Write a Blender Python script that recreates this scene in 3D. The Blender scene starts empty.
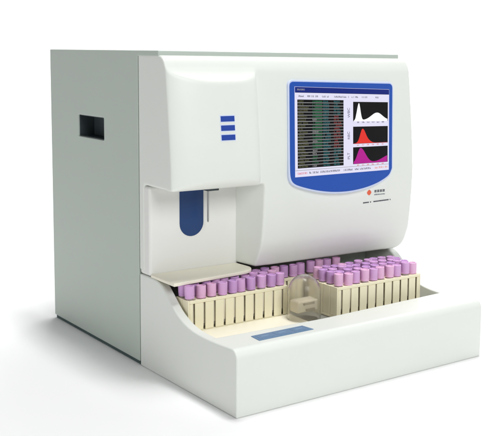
import bpy, bmesh, math, random
from mathutils import Vector, Matrix
random.seed(7)
S = bpy.context.scene
C = S.collection
PI = math.pi

# ------------------------------------------------------------------ materials
def lin(c):
    return tuple(((v/255)/12.92 if v/255 <= .04045 else ((v/255+.055)/1.055)**2.4) for v in c)

def mat(name, col, rough=.4, spec=.5, bump=0., bscale=400., var=0., metal=0., coat=0., sss=0.):
    m = bpy.data.materials.new(name); m.use_nodes = True
    nt = m.node_tree; b = nt.nodes['Principled BSDF']
    b.inputs['Base Color'].default_value = (*col, 1)
    b.inputs['Roughness'].default_value = rough
    b.inputs['Specular IOR Level'].default_value = spec
    b.inputs['Metallic'].default_value = metal
    b.inputs['Coat Weight'].default_value = coat
    if sss:
        b.inputs['Subsurface Weight'].default_value = sss
        b.inputs['Subsurface Radius'].default_value = (.004, .003, .002)
    tc = nt.nodes.new('ShaderNodeTexCoord')
    if bump:
        n = nt.nodes.new('ShaderNodeTexNoise'); n.inputs['Scale'].default_value = bscale
        n.inputs['Detail'].default_value = 3
        bp = nt.nodes.new('ShaderNodeBump'); bp.inputs['Strength'].default_value = bump
        bp.inputs['Distance'].default_value = .0006
        nt.links.new(tc.outputs['Object'], n.inputs['Vector'])
        nt.links.new(n.outputs['Fac'], bp.inputs['Height'])
        nt.links.new(bp.outputs['Normal'], b.inputs['Normal'])
    if var:
        n = nt.nodes.new('ShaderNodeTexNoise'); n.inputs['Scale'].default_value = 9
        n.inputs['Detail'].default_value = 6; n.inputs['Roughness'].default_value = .6
        nt.links.new(tc.outputs['Object'], n.inputs['Vector'])
        mx = nt.nodes.new('ShaderNodeMix'); mx.data_type = 'RGBA'
        mx.inputs[6].default_value = (*[v*(1-var) for v in col], 1)
        mx.inputs[7].default_value = (*[min(1, v*(1+var)) for v in col], 1)
        nt.links.new(n.outputs['Fac'], mx.inputs[0])
        nt.links.new(mx.outputs[2], b.inputs['Base Color'])
        mr = nt.nodes.new('ShaderNodeMapRange')
        mr.inputs[3].default_value = rough*.85; mr.inputs[4].default_value = rough*1.2
        nt.links.new(n.outputs['Fac'], mr.inputs[0])
        nt.links.new(mr.outputs[0], b.inputs['Roughness'])
    return m

def glow(name, col, strength=.6):
    m = mat(name, tuple(v*.04 for v in col), .35, .25)
    b = m.node_tree.nodes['Principled BSDF']
    b.inputs['Emission Color'].default_value = (*col, 1)
    b.inputs['Emission Strength'].default_value = strength
    return m

def clear(name, col, rough, trans, alpha=1.):
    m = mat(name, col, rough)
    b = m.node_tree.nodes['Principled BSDF']
    b.inputs['Transmission Weight'].default_value = trans
    b.inputs['IOR'].default_value = 1.22
    b.inputs['Alpha'].default_value = alpha
    return m

M = dict(
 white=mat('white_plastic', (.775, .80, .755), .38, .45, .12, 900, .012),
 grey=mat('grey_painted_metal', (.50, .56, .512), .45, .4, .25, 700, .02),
 niche=mat('niche_plastic', (.82, .82, .79), .4, .45, .1, 900, .01),
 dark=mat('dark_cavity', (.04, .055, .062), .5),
 strip=mat('dark_base_rubber', (.05, .09, .09), .6),
 blue=mat('blue_bezel_plastic', lin((32, 80, 172)), .35, .5, .05, 800),
 rim=mat('pale_blue_trim', lin((205, 215, 240)), .4),
 navy=mat('navy_window', lin((30, 62, 112)), .3, .3),
 led=mat('blue_indicator', lin((42, 72, 160)), .3),
 ledrim=mat('indicator_surround', lin((215, 225, 245)), .4),
 cream=mat('cream_plastic', (.93, .885, .74), .42, .45, .1, 800, .015),
 rack=mat('cream_rack_plastic', (.92, .855, .63), .45, .4, .12, 800, .03, sss=.1),
 floor=mat('tray_floor', (.22, .22, .20), .5, .4, .1, 800, .04),
 key=mat('blue_key_membrane', lin((98, 130, 164)), .45, .4, .1, 500, .06),
 keyl=mat('key_print', lin((122, 152, 184)), .5),
 steel=mat('steel', (.30, .31, .30), .3, .5, metal=1.),
 glass=clear('tube_plastic', (.72, .66, .62), .2, .35),
 blood=mat('dark_sample', (.10, .02, .02), .35),
 label=mat('tube_paper', (.80, .74, .62), .6),
 jar=clear('clear_jar_plastic', (1., .985, .93), .2, .97),
 tan=mat('tan_insert', (.68, .62, .49), .5, .4, var=.05),
 tand=mat('brown_insert', (.34, .29, .20), .5),
 orange=mat('logo_orange', lin((225, 95, 60)), .4),
 ink=mat('logo_ink', lin((62, 64, 78)), .5),
 inkg=mat('logo_grey_ink', lin((140, 144, 150)), .5),
 ground=mat('white_sweep', (.90, .90, .90), .7, .2),
)
SC = {k: glow('screen_'+k, lin(c), .92) for k, c in dict(
 bg=(222, 220, 240), title=(22, 38, 118), black=(14, 14, 16), grid=(120, 125, 130), line=(190, 190, 192), olive=(96, 96, 66), green=(44, 104, 70),
 teal=(44, 108, 112), red=(140, 62, 62), grey=(150, 150, 150), white=(250, 250, 252), hred=(222, 52, 45),
 mag=(175, 30, 140), ink=(40, 44, 60), pred=(215, 70, 70), porange=(230, 130, 90), navy=(30, 40, 90)).items()}
CAPS = [mat('purple_cap', lin((219, 172, 221)), .42, .5, .1, 700, .04, sss=.08),
        mat('violet_cap', lin((206, 160, 216)), .42, .5, .1, 700, .04, sss=.08),
        mat('pink_cap', lin((233, 184, 221)), .42, .5, .1, 700, .04, sss=.08)]
CAPN = ['purple', 'violet', 'pink']

# ------------------------------------------------------------------ helpers
def obj(name, bm, m, parent=None, bevel=0., segs=3, ang=35, local=False, smooth=True, mats=None):
    me = bpy.data.meshes.new(name)
    if isinstance(bm, bpy.types.Mesh): me = bm; me.name = name
    else:
        bm.to_mesh(me); bm.free()
    if mats:
        for q in mats: me.materials.append(q)
    else:
        me.materials.clear(); me.materials.append(m)
    o = bpy.data.objects.new(name, me); C.objects.link(o)
    if smooth:
        for p in me.polygons: p.use_smooth = True
        me.set_sharp_from_angle(angle=math.radians(ang))
    if bevel:
        b = o.modifiers.new('bevel', 'BEVEL'); b.width = bevel; b.segments = segs
        b.limit_method = 'ANGLE'; b.angle_limit = math.radians(ang); b.use_clamp_overlap = True
        w = o.modifiers.new('wn', 'WEIGHTED_NORMAL'); w.keep_sharp = True
    if parent:
        o.parent = parent
        if not local and parent.type == 'EMPTY':
            o.matrix_parent_inverse = Matrix.Translation(parent.location).inverted()
    return o

def thing(name, label, cat, loc=(0, 0, 0), group=None):
    o = bpy.data.objects.new(name, None); C.objects.link(o)
    o.location = loc; o.empty_display_size = .02
    tag(o, label, cat, group); return o

def tag(o, label, cat, group=None):
    o['label'] = label; o['category'] = cat
    if group: o['group'] = group

def box(bm, x0, x1, y0, y1, z0, z1, mi=0):
    v = [bm.verts.new(p) for p in ((x0,y0,z0),(x1,y0,z0),(x1,y1,z0),(x0,y1,z0),(x0,y0,z1),(x1,y0,z1),(x1,y1,z1),(x0,y1,z1))]
    for f in ((3,2,1,0),(4,5,6,7),(0,1,5,4),(1,2,6,5),(2,3,7,6),(3,0,4,7)):
        bm.faces.new([v[i] for i in f]).material_index = mi
    return bm

def prism(bm, pts3, off, mi=0):
    """closed solid: polygon pts3 swept by vector off"""
    a = [bm.verts.new(p) for p in pts3]; b = [bm.verts.new(Vector(p)+Vector(off)) for p in pts3]
    n = len(a); bm.faces.new(a).material_index = mi; bm.faces.new(b[::-1]).material_index = mi
    for i in range(n):
        bm.faces.new((a[i], b[i], b[(i+1) % n], a[(i+1) % n])).material_index = mi
    bmesh.ops.recalc_face_normals(bm, faces=bm.faces[:])
    return bm

def lathe(bm, prof, seg=24, cx=0, cy=0, cap=True):
    rings = []
    for r, z in prof:
        rings.append([bm.verts.new((cx+r*math.cos(2*PI*k/seg), cy+r*math.sin(2*PI*k/seg), z)) for k in range(seg)])
    for a, b in zip(rings, rings[1:]):
        for k in range(seg):
            bm.faces.new((a[k], a[(k+1) % seg], b[(k+1) % seg], b[k]))
    if cap:
        bm.faces.new(rings[0][::-1]); bm.faces.new(rings[-1])
    return bm

def boolean(bm, ops):
    me = bpy.data.meshes.new('t'); bm.to_mesh(me); bm.free()
    o = bpy.data.objects.new('t', me); C.objects.link(o); tmp = [o]
    for cb, kind in ops:
        cm = bpy.data.meshes.new('t'); cb.to_mesh(cm); cb.free()
        c = bpy.data.objects.new('t', cm); C.objects.link(c); tmp.append(c)
        md = o.modifiers.new('b', 'BOOLEAN'); md.operation = kind; md.object = c; md.solver = 'EXACT'
    dg = bpy.context.evaluated_depsgraph_get(); dg.update()
    out = bpy.data.meshes.new_from_object(o.evaluated_get(dg))
    for t in tmp:
        d = t.data; bpy.data.objects.remove(t); bpy.data.meshes.remove(d)
    b2 = bmesh.new(); b2.from_mesh(out); bpy.data.meshes.remove(out)
    bmesh.ops.remove_doubles(b2, verts=b2.verts[:], dist=2e-5)
    bmesh.ops.dissolve_limit(b2, angle_limit=math.radians(.5), verts=b2.verts[:], edges=b2.edges[:])
    return b2

def interp(tab, t):
    if t <= tab[0][0]: return tab[0][1]
    for (a, va), (b, vb) in zip(tab, tab[1:]):
        if t <= b:
            u = (t-a)/(b-a); return va+(vb-va)*u
    return tab[-1][1]

def catmull(pts, n=6):
    out = []
    P = [pts[0]]+list(pts)+[pts[-1]]
    for i in range(1, len(P)-2):
        p0, p1, p2, p3 = [Vector(q) for q in P[i-1:i+3]]
        for k in range(n):
            t = k/n
            out.append(tuple(.5*((2*p1)+(p2-p0)*t+(2*p0-5*p1+4*p2-p3)*t*t+(3*p1-p0-3*p2+p3)*t**3)))
    out.append(tuple(pts[-1])); return out

def rounded(x0, x1, z0, z1, rs, n=6):
    """rounded rectangle, radii bl, br, tr, tl"""
    out = []
    for (cx, cz, a0), r in zip(((x0, z0, PI), (x1, z0, 1.5*PI), (x1, z1, 0), (x0, z1, .5*PI)), rs):
        ox = cx+(r if cx == x0 else -r); oz = cz+(r if cz == z0 else -r)
        if r == 0: out.append((cx, cz)); continue
        for k in range(n+1):
            a = a0+k/n*PI/2; out.append((ox+r*math.cos(a), oz+r*math.sin(a)))
    return out

# ------------------------------------------------------------------ dimensions
W, D, DS, H = .56, .7295, .3295, .579
YFTAB = catmull([(.174, .238), (.19, .231), (.21, .2225), (.233, .2165), (.30, .2102), (.354, .2090), (.411, .2128), (.495, .2213), (.545, .2275)], 10)
def yf(z): return interp(YFTAB, z)

# ------------------------------------------------------------------ the analyser
A = thing('blood_analyzer', 'large white and grey blood analyzer with a blue-framed screen and open front tray', 'lab analyzer', (.28, .36, 0))

# rear casing with the hand hole
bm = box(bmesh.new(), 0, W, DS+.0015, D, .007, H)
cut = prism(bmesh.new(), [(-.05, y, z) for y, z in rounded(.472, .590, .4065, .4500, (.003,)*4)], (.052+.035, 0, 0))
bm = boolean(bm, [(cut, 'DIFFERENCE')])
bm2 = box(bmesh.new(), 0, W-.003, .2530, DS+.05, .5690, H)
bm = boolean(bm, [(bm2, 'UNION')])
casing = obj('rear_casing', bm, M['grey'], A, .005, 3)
# pocket behind the hand hole
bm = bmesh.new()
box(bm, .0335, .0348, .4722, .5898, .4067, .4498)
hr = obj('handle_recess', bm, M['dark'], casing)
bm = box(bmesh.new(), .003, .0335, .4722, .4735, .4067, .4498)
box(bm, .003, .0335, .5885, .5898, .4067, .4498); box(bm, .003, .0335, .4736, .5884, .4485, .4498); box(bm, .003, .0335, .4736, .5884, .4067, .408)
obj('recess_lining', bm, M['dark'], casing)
bm = box(bmesh.new(), .003, W-.003, DS+.004, D-.003, 0, .0068)
obj('base_strip', bm, M['strip'], A)

# front housing: side profile swept across, rounded front outline, niche cut away
prof = [(DS, .174)]+[(y, z) for z, y in YFTAB]+catmull([(.2275, .545), (.2305, .554), (.2370, .5640), (.2475, .5700), (.262, .5720)], 5)[1:]+[(DS, .5725)]
bm = prism(bmesh.new(), [(-.01, y, z) for y, z in prof], (.6, 0, 0))
# outline: bottom edge falls a little to the right
out = rounded(0, .566, .1745, H+.012, (.0, .022, .030, .0), 8)
out = [(x, z+(.0065*(1-x/.566) if z < .2 else 0)) for x, z in out]
ol = prism(bmesh.new(), [(x, .0, z) for x, z in out], (0, .6, 0))
nch = prism(bmesh.new(), [(-.05, .10, 0), (.212, .10, 0), (.1945, .2100, 0), (.1835, .2900, 0), (.1835, .31, 0), (-.05, .31, 0)], (0, 0, .3385))
# bulging probe cover
def bulge(x):
    t = (x-.090)/(.0895 if x < .090 else .0925)
    if abs(t) >= 1: return 0
    return .0215*(1-abs(t)**(2.2 if t < 0 else 4.0))**(.85 if t < 0 else .62)
bb = bmesh.new(); rows = []
NX = 72
CAPZ = .88
for i in range(NX+1):
    x = .0005+(.1825-.0005)*(.5-.5*math.cos(PI*i/NX))
    p = bulge(x); zt, zbm = .5460, .3375
    zs = [(zt+.004, -.02)]
    for q in range(0, 7):               # soft scoop rising to the ridge
        t = q/6; zs.append((zt+.003-(p*CAPZ+.003)*t, p*.95*(t**1.5)))
    e = zt-p*CAPZ
    zs += [(e-.0012, p*.985), (e-.0035, p)]
    f = zbm+p*1.05+.005
    for q in range(1, 14): zs.append((e-.0035+(f-e+.0035)*q/14, p))
    zs += [(f, p), (zbm+p*.85, p*.94), (zbm+p*.5, p*.74), (zbm+p*.15, p*.38), (zbm, 0), (zbm, -.02)]
    rows.append([bb.verts.new((x, yf(max(z, .34))-d-.0004, z)) for z, d in zs])
for a, b in zip(rows, rows[1:]):
    for k in range(len(a)-1): bb.faces.new((a[k], b[k], b[k+1], a[k+1]))
bb.faces.new(rows[0][::-1]); bb.faces.new(rows[-1])
bb.faces.new([c[0] for c in rows][::-1]+[c[-1] for c in rows])
bmesh.ops.recalc_face_normals(bb, faces=bb.faces[:])
bm = boolean(bm, [(ol, 'INTERSECT'), (nch, 'DIFFERENCE'), (bb, 'UNION')])
# one moulding: edges softened all over by a fine remesh and a relax
me = bpy.data.meshes.new('t'); bm.to_mesh(me); bm.free()
o = bpy.data.objects.new('t', me); C.objects.link(o)
md = o.modifiers.new('r', 'REMESH'); md.mode = 'VOXEL'; md.voxel_size = .0017; md.use_smooth_shade = True
md = o.modifiers.new('s', 'SMOOTH'); md.factor = .5; md.iterations = 26
dg = bpy.context.evaluated_depsgraph_get(); dg.update()
me = bpy.data.meshes.new_from_object(o.evaluated_get(dg)); bpy.data.objects.remove(o)
housing = obj('front_housing', me, M['white'], A, ang=180)
cover = housing

# niche back panel
bm = box(bmesh.new(), .0012, .190, .2905, DS-.001, .1738, .3375)
np_ = obj('niche_panel', bm, M['niche'], A, .005, 3)
cx, r, zb = .0868, .0250, .2400
pts = [(cx-r, .3372), (cx-r, zb+r)]+[(cx-r*math.cos(a*PI/16), zb+r-r*math.sin(a*PI/16)) for a in range(1, 16)]+[(cx+r, zb+r), (cx+r, .3372)]
bm = prism(bmesh.new(), [(x, .2893, z) for x, z in pts], (0, .004, 0))
obj('probe_window', bm, M['navy'], np_, .0006, 2)

# indicator lights
for z0, z1 in ((.4572, .4668), (.4412, .4506), (.4246, .4340)):
    xa, xb = .0905, .1188
    zm = (z0+z1)/2
    def surf(x, z): return yf(z)-bulge(x)
    for name, ex, m_, dp in (('indicator_light', 0, M['led'], .0012), ('indicator_rim', .0016, M['ledrim'], .0007)):
        bm = bmesh.new(); q = []
        for x, z in ((xa-ex, z0-ex), (xb+ex, z0-ex), (xb+ex, z1+ex), (xa-ex, z1+ex)):
            q.append((x, surf(x, z)-dp, z))
        prism(bm, q, (0, .004, 0))
        o = obj(name, bm, m_, cover if name == 'indicator_light' else last)
        last = o if name == 'indicator_light' else last
        if name == 'indicator_rim': o.parent = cover

# sampling needle under the cover
bm = lathe(bmesh.new(), [(.0008, .2680), (.0017, .2705), (.0017, .3300), (.0022, .3302), (.0022, .345)], 12, .1068, .265)
probe = obj('sample_probe', bm, M['steel'], A)
bm = box(bmesh.new(), .0985, .1225, .252, .272, .3270, .352)
obj('probe_holder', bm, M['dark'], probe, .001, 2)

# cream shelf under the niche
sh = [(.002, .2035), (.150, .2165)]
for k in range(1, 8):
    a = k/8*PI/2; sh.append((.150+.036*math.sin(a), .2165+.032*(1-math.cos(a))))
sh += [(.186, .2485), (.1830, .2903), (.002, .2903)]
bm = prism(bmesh.new(), [(x, y, .1725) for x, y in sh], (0, 0, .0062))
obj('shelf', bm, M['cream'], A, .0016, 3)

# sample tray
top = catmull([(.300, .1732), (.275, .1728), (.258, .1705), (.243, .1640), (.229, .1535), (.209, .1385), (.19, .1265), (.165, .1165), (.14, .1110), (.11, .1085), (.07, .1085), (.035, .1100), (.016, .1110)], 5)
arc = [(.016-.016*math.sin(a*PI/16), .095+.016*math.cos(a*PI/16)) for a in range(1, 8)]
prof = [(DS-.0015, 0), (DS-.0015, .1732)]+top+arc+[(0, .095), (.0, 0)]
bm = prism(bmesh.new(), [(0, y, z) for y, z in prof], (W, 0, 0))
well = prism(bmesh.new(), [(.017, .071, .076), (W-.017, .097, .076), (W-.017, .45, .076), (.017, .45, .076)], (0, 0, .3))
bm = boolean(bm, [(well, 'DIFFERENCE')])
tray = obj('sample_tray', bm, M['white'], A, .006, 4, 32)
bm = box(bmesh.new(), .0175, W-.0175, .1005, DS+.001, .0765, .0872)
obj('tray_floor', bm, M['floor'], tray)
bm = box(bmesh.new(), .0185, .236, .0985, .1855, .0874, .0925)
obj('slide_plate', bm, M['cream'], tray, .001, 2)

# key strip on the tray
def quad(bm, P, z0, z1, mi=0): return prism(bm, [(x, y, z0) for x, y in P], (0, 0, z1-z0), mi)
def tz(y): return .1105+(.0000 if y > 0 else 0)
bm = bmesh.new()
TL, TR, BR, BL = (.0660, .0595), (.1735, .0615), (.1740, .0290), (.0610, .0272)
def kp(u, v, inset=0):
    x = (TL[0]*(1-u)+TR[0]*u)*(1-v)+(BL[0]*(1-u)+BR[0]*u)*v
    y = (TL[1]*(1-u)+TR[1]*u)*(1-v)+(BL[1]*(1-u)+BR[1]*u)*v
    return x, y
def tray_z(y): return interp(sorted([(a, b) for a, b in top]), y)
def tray_patch(bm, u0, u1, v0, v1, lift, th=.001):
    q = [kp(u, v) for u, v in ((u0, v0), (u0, v1), (u1, v1), (u1, v0))]
    prism(bm, [(x, y, tray_z(y)+lift) for x, y in q], (0, 0, -th))
tray_patch(bm, 0, 1, 0, 1, .0010, .003)
kpad = obj('control_panel', bm, M['key'], tray, .0004, 2)
for i in range(3):
    bm = bmesh.new(); u = .05+i*.32
    tray_patch(bm, u, u+.26, .18, .82, .0014, .0015)
    o = obj('panel_key', bm, M['key'], kpad, .0003, 2)
bm = bmesh.new()
for i in range(3):
    u = .05+i*.32
    tray_patch(bm, u+.06, u+.20, .42, .56, .0017, .001)
obj('key_marking', bm, M['keyl'], kpad)

# ------------------------------------------------------------------ screen
def py(z): return .2055+(z-.35)*.1
def edge(pts, d, th, mi=0, bm=None):
    bm = bm or bmesh.new()
    return prism(bm, [(x, py(z)-d, z) for x, z in pts], (0, th, 0), mi)
def smooth_corner(P, rs, n=5):
    out = []
    N = len(P)
    for i, (p, r) in enumerate(zip(P, rs)):
        p = Vector(p); a = Vector(P[i-1]); b = Vector(P[(i+1) % N])
        if r == 0: out.append(tuple(p)); continue
        da = (a-p).normalized(); db = (b-p).normalized()
        s = p+da*r; e = p+db*r
        for k in range(n+1):
            t = k/n; out.append(tuple(s*(1-t)**2+p*2*t*(1-t)+e*t*t))
    return out
tl, tr, br, bl = (.2555, .5256), (.5121, .5199), (.5008, .3503), (.2478, .3690)
low = catmull([bl, (.2482, .3476), (.2555, .3359), (.2749, .3280), (.3076, .3196), (.3437, .3140), (.3809, .3123), (.4167, .3147), (.4483, .3204), (.4726, .3279), (.4920, .3377), br], 5)
outl = smooth_corner([br, tr, tl, bl], (0, .009, .009, 0))[1:-1]+low
ctr = Vector((.38, .42))
def grow(P, d):
    N = len(P); o = []
    for i in range(N):
        t = (Vector(P[(i+1) % N])-Vector(P[i-1])).normalized(); o.append((P[i][0]-t.y*-d, P[i][1]-t.x*d))
    return o
bm = edge(grow(outl, .0035), .0022, .016)
bez0 = obj('display_bezel', bm, M['rim'], A, .0012, 2)
bm = edge(outl, .0032, .006)
bez = obj('blue_frame', bm, M['blue'], bez0, .0008, 2)
sTL, sTR, sBR, sBL = (.2662, .5163), (.5019, .5089), (.4915, .3479), (.2578, .3475)
def sp(u, v):   # v down
    x = (sTL[0]*(1-u)+sTR[0]*u)*(1-v)+(sBL[0]*(1-u)+sBR[0]*u)*v
    z = (sTL[1]*(1-u)+sTR[1]*u)*(1-v)+(sBL[1]*(1-u)+sBR[1]*u)*v
    return x, z
def spoly(bm, uv, lay, mi=0, th=.0004):
    prism(bm, [(sp(u, v)[0], py(sp(u, v)[1])-.0036-lay*.00025, sp(u, v)[1]) for u, v in uv], (0, th, 0), mi)
def srect(bm, u0, u1, v0, v1, lay, mi=0, th=.0002): spoly(bm, [(u0, v0), (u0, v1), (u1, v1), (u1, v0)], lay, mi, th)

keys = list(SC.keys()); MI = {k: i for i, k in enumerate(keys)}; ML = [SC[k] for k in keys]
def glyphs(bm, u0, u1, v0, v1, lay, col, rnd, dens=.8, cw=None):
    """a row of tiny unreadable characters, each a few strokes"""
    cw = cw or (v1-v0)*.55
    u = u0
    while u+cw*.8 < u1:
        if rnd.random() < dens:
            w = cw*.72
            k = rnd.randrange(4)
            if k != 1: srect(bm, u, u+w*.25, v0, v1, lay, MI[col])
            if k != 2: srect(bm, u+w*.7, u+w, v0+(v1-v0)*(.0 if k else .4), v1, lay, MI[col])
            if k != 0: srect(bm, u+w*.27, u+w*.68, v0, v0+(v1-v0)*.25, lay, MI[col])
            if k != 3: srect(bm, u+w*.27, u+w*.68, v0+(v1-v0)*.72, v1, lay, MI[col])
        u += cw
rnd = random.Random(3)
bm = bmesh.new()
srect(bm, 0, 1, 0, 1, 0, MI['bg'], .001)
srect(bm, .002, .998, .003, .060, 1, MI['title'])
srect(bm, .002, .998, .060, .066, 1, MI['navy'])
glyphs(bm, .02, .10, .022, .040, 2, 'grey', rnd, 1)
for a, b in ((.035, .095), (.125, .24), (.275, .345), (.40, .56), (.585, .66), (.695, .755), (.835, .89)):
    glyphs(bm, a, b, .095, .113, 1, 'ink', rnd, .92)
# bottom line of text
srect(bm, .0, 1, .925, .930, 1, MI['grey'])
glyphs(bm, .025, .13, .951, .971, 1, 'pred', rnd, 1)
glyphs(bm, .14, .46, .951, .971, 1, 'ink', rnd, .93)
glyphs(bm, .50, .60, .951, .971, 1, 'ink', rnd, .93)
glyphs(bm, .62, .80, .951, .971, 1, 'ink', rnd, .93)
glyphs(bm, .83, .985, .951, .971, 1, 'porange', rnd, .85)
screen = obj('screen', bm, None, bez0, smooth=False, mats=ML)
# results table
bm = bmesh.new()
U0, U1, V0, V1 = .025, .497, .142, .905
srect(bm, U0, U1, V0, V1, 1, MI['black'])
NR = 22
dv = (V1-V0)/NR
for i in range(1, NR):
    srect(bm, U0, U1, V0+i*dv-.0021, V0+i*dv+.0021, 2, MI['line'])
for i in range(NR):
    va, vb = V0+i*dv+.0095, V0+(i+1)*dv-.0095
    glyphs(bm, .035, .035+rnd.uniform(.05, .115), va, vb, 2, 'olive', rnd, .95)
    glyphs(bm, .175, .175+rnd.uniform(.04, .07), va, vb, 2, 'green' if rnd.random() < .7 else 'grey', rnd, .95)
    srect(bm, .205, .275, va+.002, vb-.002, 1.5, MI['green' if i < 16 else 'black'])
    glyphs(bm, .285, .285+rnd.uniform(.05, .085), va, vb, 2, 'teal', rnd, .95)
    glyphs(bm, .395, .395+rnd.uniform(.04, .09), va, vb, 2, 'red' if 4 < i < 16 else 'teal', rnd, .85)
obj('results_table', bm, None, bez0, smooth=False, mats=ML)
# histograms
def bump(t, c, w, h): return h*math.exp(-((t-c)/w)**2)
def skew(t, c, wl, wr, h): return h*math.exp(-((t-c)/(wl if t < c else wr))**2)
def textmesh(s, size):
    cu = bpy.data.curves.new('t', 'FONT'); cu.body = s; cu.size = size; cu.align_x = 'CENTER'; cu.align_y = 'CENTER'
    o = bpy.data.objects.new('t', cu); C.objects.link(o)
    dg = bpy.context.evaluated_depsgraph_get(); dg.update()
    me = bpy.data.meshes.new_from_object(o.evaluated_get(dg))
    bpy.data.objects.remove(o); return me
HG = [(.160, .418, 'white', 'WBC', lambda t: skew(t, .15, .075, .06, .95)+skew(t, .69, .24, .22, .42)+.04*(t > .05)),
      (.455, .660, 'hred', 'RBC', lambda t: skew(t, .26, .10, .13, .92)+skew(t, .45, .1, .1, .10)),
      (.700, .900, 'mag', 'PLT', lambda t: skew(t, .20, .13, .20, .98)+skew(t, 1.08, .3, .2, .42)+.02)]
for v0, v1, col, word, fn in HG:
    bm = bmesh.new()
    u0, u1 = .600, .985
    srect(bm, u0, u1, v0, v1, 1, MI['black'])
    pv = v1-.03 if col == 'white' else v1-.006
    curve = []
    for k in range(61):
        t = k/60; curve.append((u0+.006+(u1-u0-.012)*t, pv-(pv-v0-.012)*min(1, fn(t))))
    a = curve[0][0]; b = curve[-1][0]
    spoly(bm, [(a, pv+.003)]+[(u, min(v, pv+.001)) for u, v in curve]+[(b, pv+.003)], 2, MI[col], .0002)
    for k in range(1, 7):
        ut = u0+(u1-u0)*k/7
        glyphs(bm, ut-.014, ut+.014, v1+.008 if col != 'white' else v1-.022, (v1+.022) if col != 'white' else v1-.006, 2.4, 'pred' if col == 'hred' or col == 'mag' else 'ink', rnd, 1)
    if col == 'white': srect(bm, u0, u1, v1-.027, v1, 1.6, MI['bg'])
    h = obj('histogram', bm, None, bez0, smooth=False, mats=ML)
    h['label'] = {'white': 'white histogram on a black field', 'hred': 'red histogram on a black field', 'mag': 'magenta histogram on a black field'}[col]
    me = textmesh(word, .0084)
    x, z = sp(.553, (v0+v1)/2)
    ti = math.atan(.1)
    me.transform(Matrix.Translation((x, py(z)-.0040, z)) @ Matrix.Rotation(PI/2-ti, 4, 'X') @ Matrix.Rotation(PI/2, 4, 'Z'))
    o = obj('axis_title', me, SC['navy'], bez0, smooth=False)

# maker's mark under the screen
def surfbox(bm, x0, x1, z0, z1, d=.0006):
    q = [(x0, z0), (x1, z0), (x1, z1), (x0, z1)]
    prism(bm, [(x, yf(z)-d, z) for x, z in q], (0, .003, 0))
bm = bmesh.new()
cxl, czl = .4475, .3035
for ang, rr_ in ((0, .0060),):
    pts = [(cxl+(.0058 if k % 2 == 0 else .0050)*math.cos(k*PI/4), czl+(.0058 if k % 2 == 0 else .0050)*math.sin(k*PI/4)) for k in range(8)]
    prism(bm, [(x, yf(z)-.0007, z) for x, z in pts], (0, .003, 0))
logo = obj('logo_emblem', bm, M['orange'], housing)
bm = bmesh.new()
x = .4615
for w_ in (.0058, .0060, .0056, .0060):
    surfbox(bm, x, x+w_*.9, .3028, .3040); surfbox(bm, x, x+w_*.9, .3062, .3074)
    surfbox(bm, x+w_*.1, x+w_*.32, .3041, .3061); surfbox(bm, x+w_*.60, x+w_*.82, .3041, .3061)
    x += w_+.0014
obj('logo_lettering', bm, M['ink'], housing)
bm = bmesh.new(); x = .4615
r2 = random.Random(5)
while x < .490:
    w_ = r2.uniform(.0012, .0022); surfbox(bm, x, x+w_, .2968, .2986+r2.uniform(0, .0008)); x += w_+.0009
obj('logo_lettering', bm, M['inkg'], housing)
bm = bmesh.new(); x = .4335
while x < .507:
    w_ = r2.uniform(.0015, .0030)
    if r2.random() < .9: surfbox(bm, x, x+w_, .2822+(x-.43)*.02, .2845+(x-.43)*.02)
    x += w_+.0008
obj('model_lettering', bm, M['ink'], housing)

# ------------------------------------------------------------------ racks and tubes
PITCH, RL, RD, RZ0, RH = .021, .2120, .0220, .0875, .0605
def rack_mesh(z0=0.):
    bm = bmesh.new(); x0 = 0; t = .0024; sl = .0040
    # base and end walls
    box(bm, 0, RL, 0, RD, 0, .0055)
    box(bm, 0, .0030, .0002, RD-.0002, .0056, RH-.0002); box(bm, RL-.0030, RL, .0002, RD-.0002, .0056, RH-.0002)
    for (ya, yb) in ((0, t), (RD-t, RD)):
        xs = [.0031]
        for i in range(10):
            c = .0115+i*PITCH; xs += [c-sl/2, c+sl/2]
        xs.append(RL-.0031)
        for i in range(0, len(xs), 2): box(bm, xs[i], xs[i+1], ya, yb, .0056, RH-.0062)
        box(bm, .0031, RL-.0031, ya, yb, RH-.0061, RH)
    # top plate with ten round holes
    zt, zb = RH-.0008, RH-.0040
    for i in range(10):
        c = .0115+i*PITCH; cy = RD/2; hx = PITCH/2-.0001; hy = RD/2-t-.0001; n = 20; r = .0076
        rings = []
        for z in (zt, zb):
            sq, ci = [], []
            for k in range(n):
                a = 2*PI*(k+.5)/n; ca, sa = math.cos(a), math.sin(a)
                s = min(hx/abs(ca) if abs(ca) > 1e-6 else 9, hy/abs(sa) if abs(sa) > 1e-6 else 9)
                sq.append(bm.verts.new((c+ca*s, cy+sa*s, z))); ci.append(bm.verts.new((c+ca*r, cy+sa*r, z)))
            rings.append((sq, ci))
        (s1, c1), (s2, c2) = rings
        for k in range(n):
            j = (k+1) % n
            bm.faces.new((s1[k], s1[j], c1[j], c1[k])); bm.faces.new((s2[j], s2[k], c2[k], c2[j])); bm.faces.new((c1[k], c1[j], c2[j], c2[k]))
    return bm
me_rack = None
def add_rack(x, y, label):
    global me_rack
    if me_rack is None:
        o = obj('tube_rack', rack_mesh(), M['rack'], None, .0011, 3, 40); me_rack = o
    else:
        o = me_rack.copy(); C.objects.link(o)
    o.location = (x, y, RZ0); tag(o, label, 'tube rack', 'cream racks of sample tubes'); return o

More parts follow.
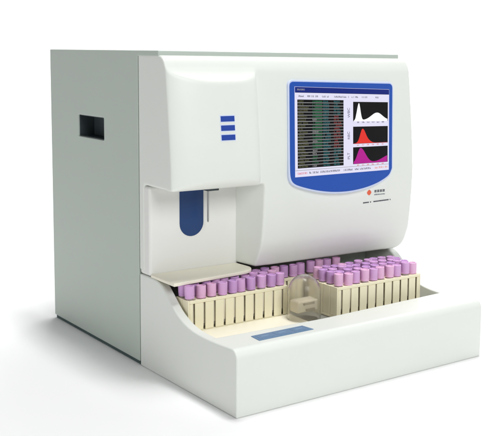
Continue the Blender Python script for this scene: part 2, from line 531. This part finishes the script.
# tube prototypes: one per cap colour (cap > , glass body > sample column, paper label)
def tube_parts():
    cap = lathe(bmesh.new(), [(.0066, .0546), (.0080, .0548), (.0085, .0556), (.0085, .0582), (.0082, .0588), (.0088, .0597), (.0088, .0755), (.0085, .0766), (.0076, .0771), (.0064, .0770), (.0060, .0754), (.0050, .0750)], 48)
    for v in cap.verts:                 # fine grip ribs round the cap
        r = math.hypot(v.co.x, v.co.y)
        if r > .0086:
            a = round(math.atan2(v.co.y, v.co.x)/(2*PI)*48)
            f = (r-(.0004 if a % 2 else 0))/r; v.co.x *= f; v.co.y *= f
    body = lathe(bmesh.new(), [(.0008, .0010), (.0035, .0016), (.0055, .0040), (.0062, .0075), (.0063, .0550)], 20)
    lab = lathe(bmesh.new(), [(.0066, .010), (.0067, .0101), (.0067, .050), (.0066, .0501)], 20, cap=False)
    smp = lathe(bmesh.new(), [(.0007, .0018), (.0034, .0024), (.0050, .0048), (.0055, .0080), (.0055, .0340)], 16)
    return cap, body, lab, smp
protos = []
for k in range(3):
    cap, body, lab, smp = tube_parts()
    root = thing('sample_tube', 'x', 'sample tube')
    obj('cap', cap, CAPS[k], root, local=True, ang=50)
    b = obj('tube_body', body, M['glass'], root, local=True)
    obj('paper_label', lab, M['label'], root, local=True)
    obj('sample_column', smp, M['blood'], b, local=True)
    protos.append(root)
used = [False]*3
ORD = ['first', 'second', 'third', 'fourth', 'fifth', 'sixth', 'seventh', 'eighth', 'ninth', 'tenth']
def place_tube(k, x, y, z, rz, label):
    if not used[k]: r = protos[k]; used[k] = True
    else:
        r = protos[k].copy(); C.objects.link(r)
        for ch in list(protos[k].children):
            c = ch.copy(); C.objects.link(c); c.parent = r
            for g in ch.children:
                d = g.copy(); C.objects.link(d); d.parent = c
    r.location = (x, y, z); r.rotation_euler = (random.uniform(-.03, .03), random.uniform(-.04, .04), rz)
    tag(r, label, 'sample tube', 'purple and pink capped sample tubes')

# (x, y, rack label, phrase used for its tubes, empty slots)
RACKS = [
 (.2960, .1180, 'front cream rack of the right-hand stack, its whole slotted face in view', 'front rack of the right-hand stack', ()),
 (.2960, .1405, 'cream tube rack second from the front in the right-hand stack', 'second rack of the right-hand stack', ()),
 (.2960, .1630, 'cream tube rack third from the front in the right-hand stack', 'third rack of the right-hand stack', ()),
 (.2960, .1855, 'cream tube rack at the back of the right-hand stack', 'back rack of the right-hand stack', ()),
 (.0205, .1870, 'cream tube rack on the left, its slotted face open behind the cream slide plate', 'front rack on the left', ()),
 (.0205, .2095, 'cream tube rack on the left, behind the front left rack', 'rear rack on the left', ()),
 (.1900, .2340, 'cream tube rack deep under the screen housing, behind the clear jar', 'deep rack behind the clear jar', ()),
]
RIGHTCOL = [2, 0, 2, 1, 2, 2, 0, 2, 1, 2]
for ri, (x, y, lab, phrase, gone) in enumerate(RACKS):
    add_rack(x, y, lab)
    for i in range(10):
        if i in gone: continue
        if ri == 0: k = [2, 2, 0, 2, 0, 2, 2, 0, 0, 2][i]
        elif ri == 4: k = [0, 2, 2, 0, 1, 0, 1, 0, 1, 0][i]
        else: k = random.choice([0, 0, 1, 1, 2])
        side = ORD[i]+' from the left' if i < 5 else (ORD[9-i]+' from the right' if i < 9 else 'rightmost')
        if i == 0: side = 'leftmost'
        place_tube(k, x+.0115+i*PITCH+random.uniform(-.0006, .0006), y+RD/2+random.uniform(-.0006, .0006), RZ0+.0058+random.uniform(-.0006, .0022), random.uniform(0, 6),
                   f'{CAPN[k]}-capped sample tube, {side} in the {phrase}')
for k in range(3):
    if not used[k]: bpy.data.objects.remove(protos[k])

# clear domed jar between the stacks
jx, jy, jr = .2415, .1475, .0310
J = thing('clear_jar', 'clear domed plastic jar with tan insert, between the two groups of racks', 'jar', (jx, jy, .0875))
outer = [(.001, .0000), (jr-.003, .0002), (jr-.0006, .002), (jr, .005), (jr, .056), (jr-.0012, .063), (jr-.005, .072), (jr-.011, .0795), (jr-.019, .0845), (.006, .0870), (.001, .0872)]
inner = [(max(.0008, r-.0022), min(max(z, .0028), .0848)) for r, z in outer]
bm = lathe(bmesh.new(), outer, 40); lathe(bm, inner, 40)
bm.faces.ensure_lookup_table()
bmesh.ops.recalc_face_normals(bm, faces=bm.faces[:])
# inner shell faces inwards
half = len(bm.faces)//2
bmesh.ops.reverse_faces(bm, faces=bm.faces[half:])
obj('jar_shell', bm, M['jar'], J, local=True, ang=50)
bm = bmesh.new(); box(bm, -.0235, .0235, -.013, .013, .019, .041)
ins = obj('jar_insert', bm, M['tan'], J, .003, 3, local=True)
bm = bmesh.new(); box(bm, -.011, .013, -.0150, -.0131, .0335, .0375); box(bm, -.006, .014, -.0150, -.0131, .0225, .0260)
obj('insert_slot', bm, M['tand'], ins, local=True)

# ------------------------------------------------------------------ setting: white studio sweep
bm = bmesh.new(); n = 72
c0 = (0.3, 0.4)
R0 = 4.2
ring = [bm.verts.new((c0[0]+R0*math.cos(2*PI*k/n), c0[1]+R0*math.sin(2*PI*k/n), 0)) for k in range(n)]
bm.faces.new(ring)
g = obj('ground', bm, M['ground'], smooth=False); g['kind'] = 'structure'
bm = bmesh.new(); cols = []
for k in range(n+1):
    a = math.radians(-50+190*k/n); col = []
    pr = [(R0-.02, -.002)]+[(R0+1.0*math.sin(q*PI/16), 1.0-1.0*math.cos(q*PI/16)-.002) for q in range(0, 9)]+[(R0+1.0, 4.0)]
    for r_, z in pr: col.append(bm.verts.new((c0[0]+r_*math.cos(a), c0[1]+r_*math.sin(a), z)))
    cols.append(col)
for a, b in zip(cols, cols[1:]):
    for k in range(len(a)-1): bm.faces.new((a[k], a[k+1], b[k+1], b[k]))
g = obj('backdrop', bm, M['ground']); g['kind'] = 'structure'

# ------------------------------------------------------------------ light
Wd = bpy.data.worlds.new('World'); S.world = Wd; Wd.use_nodes = True
bg = Wd.node_tree.nodes['Background']; bg.inputs[0].default_value = (.97, .985, 1, 1); bg.inputs[1].default_value = .055
def area(name, loc, aim, sx, sy, power, col=(1, 1, 1)):
    l = bpy.data.lights.new(name, 'AREA'); l.shape = 'RECTANGLE'; l.size = sx; l.size_y = sy; l.energy = power; l.color = col
    o = bpy.data.objects.new(name, l); C.objects.link(o); o.location = loc
    o.rotation_euler = (Vector(aim)-Vector(loc)).to_track_quat('-Z', 'Y').to_euler(); return o
area('key_softbox', (-.2, -2.4, 1.75), (.3, .1, .3), 1.3, 1.1, 41, (.985, 1, 1))
area('top_softbox', (.50, .15, 4.0), (.48, .3, 0), .55, 1.3, 88)
area('side_softbox', (-2.8, .1, .42), (.1, .30, .30), 1.4, .7, 11)
area('backdrop_light', (2.6, 2.6, 3.4), (3.2, 3.4, 0), 3, 3, 140)

# ------------------------------------------------------------------ camera
p = [-0.7973011843399532, -1.2392023564056185, 0.574440404993426, 0.6646238509472582, 0.12097966633836431, 0.9616041072255329, 0.015307939581437937, 0.7596452832731057, -0.45366778665037605]
cam = bpy.data.cameras.new('camera'); co = bpy.data.objects.new('camera', cam); C.objects.link(co)
yaw, pit, roll = p[3], p[4], p[6]
fw = Vector((math.sin(yaw)*math.cos(pit), math.cos(yaw)*math.cos(pit), -math.sin(pit)))
rt = Vector((math.cos(yaw), -math.sin(yaw), 0)); up = rt.cross(fw)
rt, up = rt*math.cos(roll)+up*math.sin(roll), up*math.cos(roll)-rt*math.sin(roll)
co.matrix_world = Matrix(((rt.x, up.x, -fw.x, p[0]), (rt.y, up.y, -fw.y, p[1]), (rt.z, up.z, -fw.z, p[2]), (0, 0, 0, 1)))
cam.sensor_fit = 'HORIZONTAL'; cam.sensor_width = 36; cam.lens = p[5]*1000*36/501
cam.shift_x = -p[7]*100/501; cam.shift_y = p[8]*100/501
cam.clip_start = .01; cam.clip_end = 100
S.camera = co
S.view_settings.view_transform = 'Standard'; S.view_settings.look = 'None'; S.view_settings.gamma = 1; S.view_settings.exposure = .16
